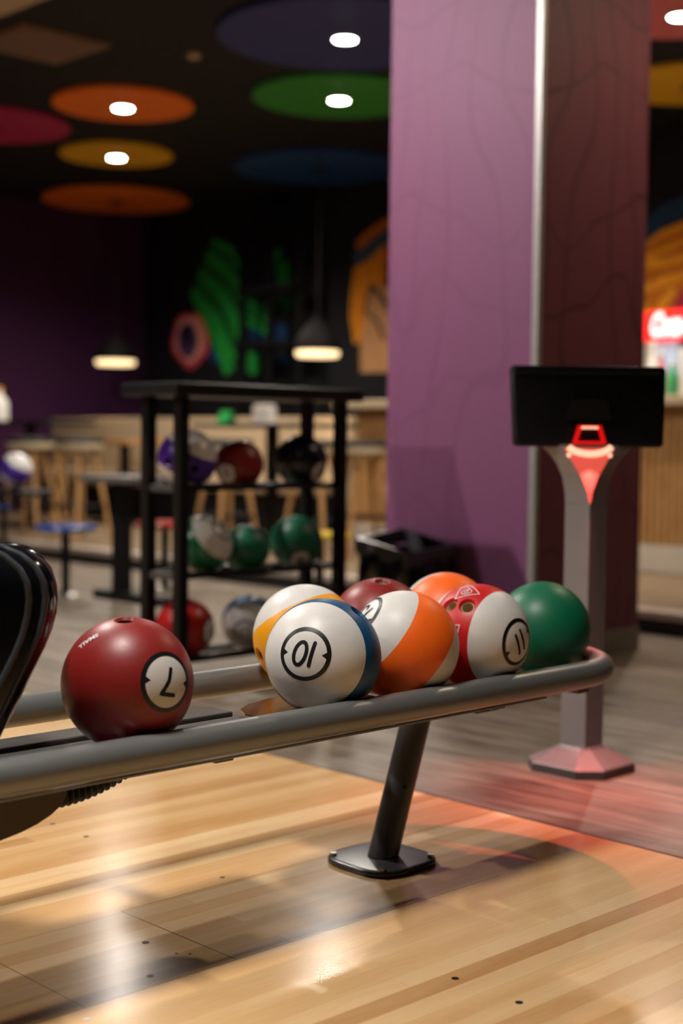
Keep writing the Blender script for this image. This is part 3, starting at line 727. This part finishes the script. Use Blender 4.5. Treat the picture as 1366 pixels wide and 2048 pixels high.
# leg
bm = bmesh.new(); tube(bm, [rel((2.085, 2.02, .004)), rel((2.205, 2.03, .3155))], .0315, 32); leg = mesh_obj('leg', bm, M['leg_grey'], ret, True)
dn = (Vector((2.2, 2.03, .305))-Vector((2.085, 2.02, .004))).normalized()
hp = Vector((2.085, 2.02, .004))+dn*.155; side = (Vector((-.50, -.86, 0))); side = (side-dn*side.dot(dn)).normalized()
bm = bmesh.new(); lathe(bm, [(.0045, -.0005), (.0045, .0012)], 16, Matrix.Translation(rel(hp+side*.0313)) @ side.to_track_quat('Z', 'Y').to_matrix().to_4x4()); mesh_obj('bolt_hole', bm, M['ink'], leg)
bm = bmesh.new(); pl = []
hw = .098
def superell(k, n): 
    a_ = 2*PI*k/n; c, s_ = math.cos(a_), math.sin(a_); e = .62
    return (math.copysign(abs(c)**e, c), math.copysign(abs(s_)**e, s_))
ring = [superell(k, 72) for k in range(72)]
loft(bm, [[Vector((x*s*hw+2.085-O.x, y*s*hw+2.02-O.y, z)) for x, y in ring] for s, z in ((.97, 0), (1, .003), (1, .009), (.975, .0125), (.9, .0135))]); mesh_obj('base_plate', bm, M['leg_grey'], ret, True, 50)
for dx, dy in ((-1, -1), (1, -1), (1, 1), (-1, 1)):
    bm = bmesh.new(); cyl(bm, 2.085+dx*.071-O.x, 2.02+dy*.071-O.y, .0136, .019, .0075, 6); mesh_obj('bolt', bm, M['steel'], ret)
# clamp under the rack at the leg top, with its bolts
bm = bmesh.new(); box(bm, 2.15-O.x, 2.37-O.x, 1.93-O.y, 2.11-O.y, .315, .3215, .002); box(bm, 2.18-O.x, 2.25-O.x, 1.85-O.y, 2.20-O.y, .3215, .3305, .002); mesh_obj('clamp_plate', bm, M['leg_grey'], ret)
for i, (x, y) in enumerate(((2.175, 1.95), (2.255, 1.95), (2.29, 1.95), (2.345, 1.95))):
    bm = bmesh.new(); cyl(bm, x-O.x, y-O.y, .300, .3149, .008, 6); cyl(bm, x-O.x, y-O.y, .309, .3148, .012, 16); mesh_obj('clamp_bolt', bm, M['steel'] if i < 2 else M['black_paint'], ret)
# hood: rounded shell lofted along the lane direction, with two raised seams
HY0, HR = 1.975, .08
sil = [(0, 1090), (30, 1090), (60, 1096), (84, 1110), (102, 1133), (111, 1160), (114, 1190), (110, 1225), (101, 1260), (86, 1298), (60, 1350), (27, 1420), (0, 1470)]
prof = [(.52, .665), (.56, .70), (.8, .712), (1.0, .712), (1.12, .708)]
for x, y in sil: p = atY(x, y, HY0-HR*.695); prof.append((p.x+HR*.28, p.z))
prof += [(prof[-1][0]-.03, .362), (.55, .362), (.52, .40)]
pv = [Vector(p) for p in prof]
SK = (Vector((.80, .545)), Vector((1.10, .56)))
def inset(k):
    out = []
    for p in pv:
        t_ = max(0, min(1, (p-SK[0]).dot(SK[1]-SK[0])/(SK[1]-SK[0]).length_squared)); c_ = SK[0]+(SK[1]-SK[0])*t_
        d_ = (c_-p).length; out.append(p+(c_-p).normalized()*min(k*d_/.165, d_*.96))
    return out
half = []
for th in (0, 12, 24, 36, 48, 58, 68, 77): half.append((HR*(1-math.cos(math.radians(th))), HR*math.sin(math.radians(th))))
half += [(.075, .079), (.12, .0795)]
rings = [[rel((p.x, HY0-j, p.y)) for p in inset(k)] for k, j in half[::-1]]
rings += [[rel((p.x, HY0+.13+j, p.y)) for p in inset(k)] for k, j in half]
bm = bmesh.new(); loft(bm, rings); mesh_obj('hood', bm, M['gloss_black'], ret, True, 45)
# two raised ribs running over the hood
def edge_dist(p):
    best = 9
    for i in range(len(pv)-1):
        a_, b_ = pv[i], pv[i+1]; t_ = max(0, min(1, (p-a_).dot(b_-a_)/(b_-a_).length_squared)); best = min(best, (a_+(b_-a_)*t_-p).length)
    return best
for dx in (.058, .088):
    pts = []
    for i in range(4, 5+len(sil)):
        for f in (0, .25, .5, .75):
            if i+1 > 4+len(sil): continue
            p = pv[i]+(pv[i+1]-pv[i])*f+Vector((-dx, 0)); p.y = min(p.y, .7065)
            e = min(edge_dist(p), HR*.99); j = HR*math.sin(math.acos(1-min(e, HR*.77)/HR))
            pts.append(rel((p.x, HY0-j, p.y)))
    bm = bmesh.new(); tube(bm, pts, .0062, 12); mesh_obj('shell_rib', bm, M['rib'], ret, True, 60)
# motor housing and hose below
bm = bmesh.new()
pr = [(.6, .322), (1.262, .322), (1.262, .30)] + [(1.262-.20+.20*math.cos(t), .30-.062*math.sin(t)) for t in np.linspace(.15, PI/2, 8)] + [(.6, .238)]
prism(bm, [(x-O.x, z) for x, z in pr], 'y', 1.93-O.y, 2.12-O.y); mesh_obj('motor_housing', bm, M['motor_brown'], ret)
bm = bmesh.new(); n = 200; pts = []; rads = []
for i in range(n+1):
    t = i/n; pts.append(rel((1.262+.155*t, 1.955, .288+.035*t*t+.004))); rads.append(.018+.0052*math.sin(t*2*PI*13) - .004*t)
tube(bm, pts, rads, 20); mesh_obj('corrugated_hose', bm, M['black_rubber'], ret, True, 80)

G1 = 'balls on the ball return'
BL = {
    'red7': ((1.362, 1.905, 0.469), (0.0303, -0.9895, 0.1416), (-0.1854, -0.1448, -0.9719), [(0.31, -0.922, 0.231)]),
    'ten': ((1.803, 1.905, 0.469), (-0.8698, -0.4557, 0.1895), (-0.184, -0.0568, -0.9813), [(-0.575, -0.814, 0.084)]),
    'orange': ((2.0215, 1.905, 0.469), (-0.7125, 0.3768, 0.5919), (-0.4785, 0.3561, -0.8026), []),
    'eleven': ((2.242, 1.905, 0.469), (0.0656, -0.9976, -0.02), (-0.5158, -0.051, 0.8552), [(-0.301, 0.947, -0.111), (-0.247, 0.936, 0.25)]),
    'yellow': ((1.979, 2.145, 0.465), (-0.0843, 0.5444, 0.8346), (-0.3359, 0.773, -0.5381), [(-0.694, 0.72, -0.017)]),
    'redfar': ((2.1965, 2.145, 0.465), (0.0947, 0.4579, -0.8839), (-0.2822, -0.8391, -0.465), [(-0.112, -0.243, -0.964)]),
    'orangefar': ((2.414, 2.145, 0.465), (-0.2275, -0.9038, -0.3624), (-0.0304, -0.3654, 0.9304), []),
    'green': ((2.57, 1.99, 0.447), (0.7397, 0.3478, -0.576), (-0.4926, -0.3032, -0.8157), []),
}
b = make_ball(*BL['red7'], BM_['maroon'], 'maroon bowling ball numbered 7 alone beside the black hood', '7', True, group=G1)
surface_mesh('size_lettering', text_mesh('SMALL', .0135, 0, .0004), (.828, -.557, .069), (.337, .592, .732), RAD, b, M['white'])
make_ball(*BL['ten'], BM_['blue_s'], 'white bowling ball with blue stripe and number 10, front row', '10', group=G1)
b = make_ball(*BL['orange'], BM_['orange_s'], 'orange striped white bowling ball, front row between balls 10 and 11', '13', group=G1)
surface_mesh('small_lettering', text_mesh('© 2010\nPAT. NO.', .0085, 0, .0002), (-.580, .808, -.103), (-.709, -.439, .553), RAD, b, plain('gold_print', srgb(220, 150, 70), .5))
b = make_ball(*BL['eleven'], BM_['red_s'], 'red and white bowling ball with number 11 and two cream finger holes', '11', group=G1, insert=True)
t = bmesh.new()
def flat_stroke(t, pts, w, closed=False):
    pts = [Vector(p) for p in pts]; L = len(pts)
    seg = list(zip(pts, pts[1:]+([pts[0]] if closed else [])))
    for a, c in seg:
        d = (c-a).normalized(); nn = Vector((-d.y, d.x))*w/2; e = d*w*.4
        k = max(2, int((c-a).length/.004)); prev = None
        for i in range(k+1):
            p = (a-e)+(c-a+e*2)*i/k; row = [t.verts.new((p+nn).to_3d()), t.verts.new((p-nn).to_3d())]
            if prev: t.faces.new((prev[0], prev[1], row[1], row[0]))
            prev = row
flat_stroke(t, [(-.026, -.018), (.026, -.018), (.010, .021), (-.010, .021)], .0022, True)
flat_stroke(t, [(.011*math.cos(a_), -.004+.009*math.sin(a_)) for a_ in np.linspace(0, 2*PI, 17)[:-1]], .0018, True)
flat_stroke(t, [(.005*math.cos(a_), -.004+.0045*math.sin(a_)) for a_ in np.linspace(.6, 5.6, 10)], .0016); flat_stroke(t, [(0, -.004), (.008, .006), (.003, .012)], .0018)
surface_mesh('triangle_emblem', t, (.10, .994, .03), (.79, -.066, -.61), RAD, b, M['white'])
t = bmesh.new(); flat_stroke(t, [(-.012, .008), (.008, .008), (.004, -.010)], .0018); surface_mesh('print_corner', t, (-.685, .70, .198), (.672, .712, -.202), RAD, b, M['white'])
make_ball(*BL['yellow'], BM_['yellow_s'], 'yellow striped white bowling ball behind ball 10', group=G1)
make_ball(*BL['redfar'], BM_['maroon'], 'plain maroon bowling ball in the back row, one finger hole on top', group=G1, insert=True)
make_ball(*BL['orangefar'], BM_['orange_s'], 'orange striped white bowling ball in the back row behind the red 11', group=G1)
make_ball(*BL['green'], BM_['green'], 'plain green bowling ball at the rounded end of the return', group=G1)

# ------------------------------------------------------------------ storage rack of balls
RX0, RX1, RY0, RY1 = 3.07, 3.845, 3.98, 4.17
rk = thing('ball_rack', 'black steel three-shelf ball rack between return and lounge', 'rack', ((RX0+RX1)/2, 4.075, 0))
q = Vector(((RX0+RX1)/2, 4.075, 0))
for x in (RX0, RX1):
    for y in (RY0, RY1):
        bm = bmesh.new(); box(bm, x-.021-q.x, x+.021-q.x, y-.021-q.y, y+.021-q.y, 0, 1.02, .003); mesh_obj('post', bm, M['black_paint'], rk)
bm = bmesh.new(); box(bm, RX0-.075-q.x, RX1+.06-q.x, RY0-.07-q.y, RY1+.07-q.y, 1.02, 1.066, .006); mesh_obj('top_board', bm, M['black_plastic'], rk)
HG = .066
for z in (.697, .384, .085):
    for s in (-1, 1):
        bm = bmesh.new(); tube(bm, [(RX0-q.x, s*HG, z), (RX1-q.x, s*HG, z)], .011, 14); mesh_obj('rail', bm, M['black_paint'], rk, True)
        x = (RX0, RX1)[(s+1)//2]
        bm = bmesh.new(); box(bm, x-.012-q.x, x+.012-q.x, -.075, .075, z-.016, z+.008, .002); mesh_obj('end_bar', bm, M['leg_grey'], rk)
        bm = bmesh.new(); box(bm, RX0+.02-q.x, RX1-.02-q.x, s*.095-.008, s*.095+.008, z-.012, z+.008, .002); mesh_obj('shelf_edge', bm, M['black_paint'], rk)
def rest(z, R): return z+math.sqrt((R+.011)**2-HG**2)+.0005
G2 = 'balls in the storage rack'
for x, z, R, ax, up, holes, mat, num, wh, lb in [
    (3.172, .697, .1082, (.1976, -.445, .8735), (-.34, .80, .49), [(-.973, .147, -.178), (-.683, -.729, .04)], 'purple_s', None, 0, 'purple striped white ball at the left of the rack, top shelf'),
    (3.414, .697, .0925, (-.8901, -.2897, -.3517), (-.3657, -.0063, .9307), [], 'maroon', '6', 1, 'small maroon ball with white number spot, top shelf of the rack'),
    (3.728, .697, .102, (.1396, -.8904, -.4332), (-.1558, -.4517, .8784), [], 'navy', '8', 1, 'dark navy ball at the right of the rack, top shelf'),
    (3.245, .384, .1082, (.26, -.76, .60), (-.1436, .1458, .9788), [], 'green_s', '13', 0, 'green striped white ball on the middle shelf of the rack'),
    (3.452, .384, .09, (.6232, .4154, -.6626), (-.53, -.39, -.75), [], 'green', None, 0, 'small plain green ball in the middle of the middle shelf'),
    (3.705, .384, .102, (-.3685, -.6669, -.6477), (-.3043, -.5718, .7619), [], 'green', '6', 1, 'green ball with white number spot at the right of the middle shelf'),
    (3.165, .085, .1082, (.40, -.91, -.05), (-.05, .0, .99), [], 'scarlet', '6', 1, 'scarlet ball with white number spot, bottom shelf of the rack'),
    (3.472, .085, .105, (-.7319, -.6296, -.2607), (-.2137, -.1512, .9651), [], 'blue_s', '13', 0, 'blue striped white ball on the bottom shelf of the rack')]:
    make_ball((x, 4.075, rest(z, R)), ax, up, holes, BM_[mat], lb, num, bool(wh), R, G2)
# a further ball on a low stand at the left edge
p = atX(32, 940, 4.75)
st = thing('ball_stand', 'low dark stand carrying a ball at the left edge', 'stand', (p.x, p.y, 0))
zt = p.z-.105
bm = bmesh.new(); box(bm, -.12, .12, -.25, .12, zt-.05, zt-.015, .006); mesh_obj('shelf', bm, M['black_rubber'], st)
bm = bmesh.new(); lathe(bm, [(.03, zt-.016), (.045, zt-.004), (.05, zt-.002), (.035, zt-.010)], 32); mesh_obj('cup', bm, M['black_rubber'], st, True)
bm = bmesh.new(); tube(bm, [(-.03, .1, 0), (-.03, .1, zt-.049)], .02, 12); mesh_obj('post', bm, M['black_paint'], st, True)
make_ball((p.x, p.y, p.z+.003), (.2, -.5, .84), (0, .84, .5), [], BM_['purple_s'], 'purple striped white ball at the left edge of the photo', None, False, .105)

# ------------------------------------------------------------------ score terminal (kiosk)
KX, KY = 3.0926, 2.2578
ks = thing('bowling_terminal', 'grey post terminal with black monitor seen from behind and red lights', 'terminal', (KX, KY, 0), math.radians(-44.1))
# local axes: +x to the right as seen from the approach, +y away from it
s, c = .1225, .052
def octo(k, cc): 
    d = [(k-cc, -k), (k, -k+cc), (k, k-cc), (k-cc, k), (-k+cc, k), (-k, k-cc), (-k, -k+cc), (-k+cc, -k)]
    w = math.radians(45); return [Vector((x*math.cos(w)-y*math.sin(w), x*math.sin(w)+y*math.cos(w), 0)) for x, y in d]
bm = bmesh.new(); loft(bm, [[v_+Vector((0, 0, z)) for v_ in octo(s, c)] for z in (0, .022)]); mesh_obj('base_slab', bm, M['dark_base'], ks)
bm = bmesh.new(); loft(bm, [[v_+Vector((0, 0, z)) for v_ in octo(k, cc)] for k, cc, z in ((s, c, .0221), (s-.003, c, .026), (.052, .018, .062), (.05, .018, .066))]); mesh_obj('base_cover', bm, M['kiosk_base'], ks)
def dia(h, cf, z, back=None, dy=0): 
    b_ = back if back is not None else h
    return [Vector((-h, dy, z)), Vector((-cf, -(h-cf)+dy, z)), Vector((cf, -(h-cf)+dy, z)), Vector((h, dy, z)), Vector((.35*h, b_*.65+dy, z)), Vector((-.35*h, b_*.65+dy, z))]
bm = bmesh.new(); loft(bm, [dia(.056, .0012, z) for z in (.0661, .712)]); mesh_obj('post', bm, M['kiosk_grey'], ks)
flare = [(.056, .002, .7125), (.0585, .008, .745), (.065, .022, .78), (.079, .042, .812), (.097, .058, .838), (.118, .068, .858), (.124, .069, .866)]
FB = [.056, .056, .056, .056, .06, .06, .06]
bm = bmesh.new()
def fring(h, cf, z, i): 
    yf = -(.054-.052*((z-.7125)/.15)**1.3*.6)
    return [Vector((-h, .0, z)), Vector((-cf, yf, z)), Vector((cf, yf, z)), Vector((h, .0, z)), Vector((h*.8, .04, z)), Vector((-h*.8, .04, z))]
loft(bm, [fring(*f, i) for i, f in enumerate(flare)]); mesh_obj('flared_head', bm, M['kiosk_grey'], ks)
M['red_panel'] = glow('lit_red_panel', srgb(236, 88, 72), .46)
M['red_panel'].node_tree.nodes['Principled BSDF'].inputs['Base Color'].default_value = (.03, .006, .005, 1)
M['red_led'] = glow('lit_red_led', (1, .50, .33, 1), .62)
M['red_rim'] = glow('lit_red_rim', srgb(200, 10, 12), .5)
bm = bmesh.new(); L, Rr = [], []
for h, cf, z in flare[:-1]:
    yf = -(.054-.052*((z-.7125)/.15)**1.3*.6)-.002
    L.append((-cf*.96, yf, z)); Rr.append((cf*.96, yf, z))
loft(bm, [[Vector(a), Vector(b_), Vector((b_[0], b_[1]+.0015, b_[2])), Vector((a[0], a[1]+.0015, a[2]))] for a, b_ in zip(L, Rr)]); mesh_obj('lit_panel', bm, M['red_panel'], ks)
bm = bmesh.new(); tube(bm, [(.060*math.sin(a_), -.038-.006*math.cos(a_), .872-.030*math.cos(a_)) for a_ in np.linspace(-1.2, 1.2, 24)], .0085, 14); mesh_obj('light_arc', bm, M['red_led'], ks, True)
for sx in (-1, 1):
    bm = bmesh.new(); bmesh.ops.create_icosphere(bm, subdivisions=2, radius=.006, matrix=Matrix.Translation((sx*.054, -.036, .8385))); mesh_obj('indicator_led', bm, M['red_led'], ks, True)
# monitor, its back to the approach
mo = bpy.data.objects.new('monitor', None)
bm = bmesh.new(); ring = []
def rrect(w0, w1, z0, z1, y, r=.012):
    out = []
    for cx, cz, a0 in ((w0-r, z0+r, -90), (w1-r, z1-r, 0), (-w1+r, z1-r, 90), (-w0+r, z0+r, 180)):
        for k in range(5): a_ = math.radians(a0+k*22.5); out.append(Vector((cx+r*math.cos(a_), y, cz+r*math.sin(a_))))
    return out
loft(bm, [rrect(.190, .198, .868, 1.066, -.022), rrect(.197, .205, .861, 1.074, -.016), rrect(.198, .206, .860, 1.076, .012), rrect(.195, .203, .863, 1.072, .018)])
for v in bm.verts: v.co.y += (v.co.z-.87)*.12
mon = mesh_obj('monitor', bm, M['black_plastic'], ks, True, 30)
bm = bmesh.new(); box(bm, -.188, .188, -.009, .0, 1.050, 1.058, .002); mesh_obj('vent_lip', bm, M['black_paint'], mon)
bm = bmesh.new(); loft(bm, [[Vector((x, y, z)) for x, z in ((-.06, .93), (.06, .93), (.045, .985), (-.045, .985))] for y in (-.026, -.006)]); mesh_obj('mount_boss', bm, M['black_plastic'], mon)
def trap(k): return [(-.044*k, -.024*k), (.044*k, -.024*k), (.030*k, .024*k), (-.030*k, .024*k)]
bm = bmesh.new(); zc0 = .893
loft(bm, [[Vector((x, y, zc0+z)) for x, z in trap(k)] for k, y in ((1, -.024), (1, -.034), (.72, -.034), (.72, -.024))], True, False); mesh_obj('red_handle', bm, M['red_rim'], mon)
for i in range(5):
    bm = bmesh.new(); box(bm, -.022+i*.0088, -.0145+i*.0088, -.037, -.0341, zc0+.0145, zc0+.0215, .001); mesh_obj('strip_led', bm, M['red_led'], mon)
# the red light the terminal throws on the floor towards the approach
l = bpy.data.lights.new('terminal_red_light', 'AREA'); l.energy = 1.6; l.specular_factor = 0; l.spread = math.radians(82); l.color = (1, .16, .13); l.shape = 'RECTANGLE'; l.size = .012; l.size_y = .005
lo = bpy.data.objects.new('terminal_red_light', l); COL.objects.link(lo)
lo.location = Vector((KX, KY, .842)) - F0*.0582
lo.rotation_euler = (-F0*.30 - Z*.95).to_track_quat('-Z', 'Y').to_euler()
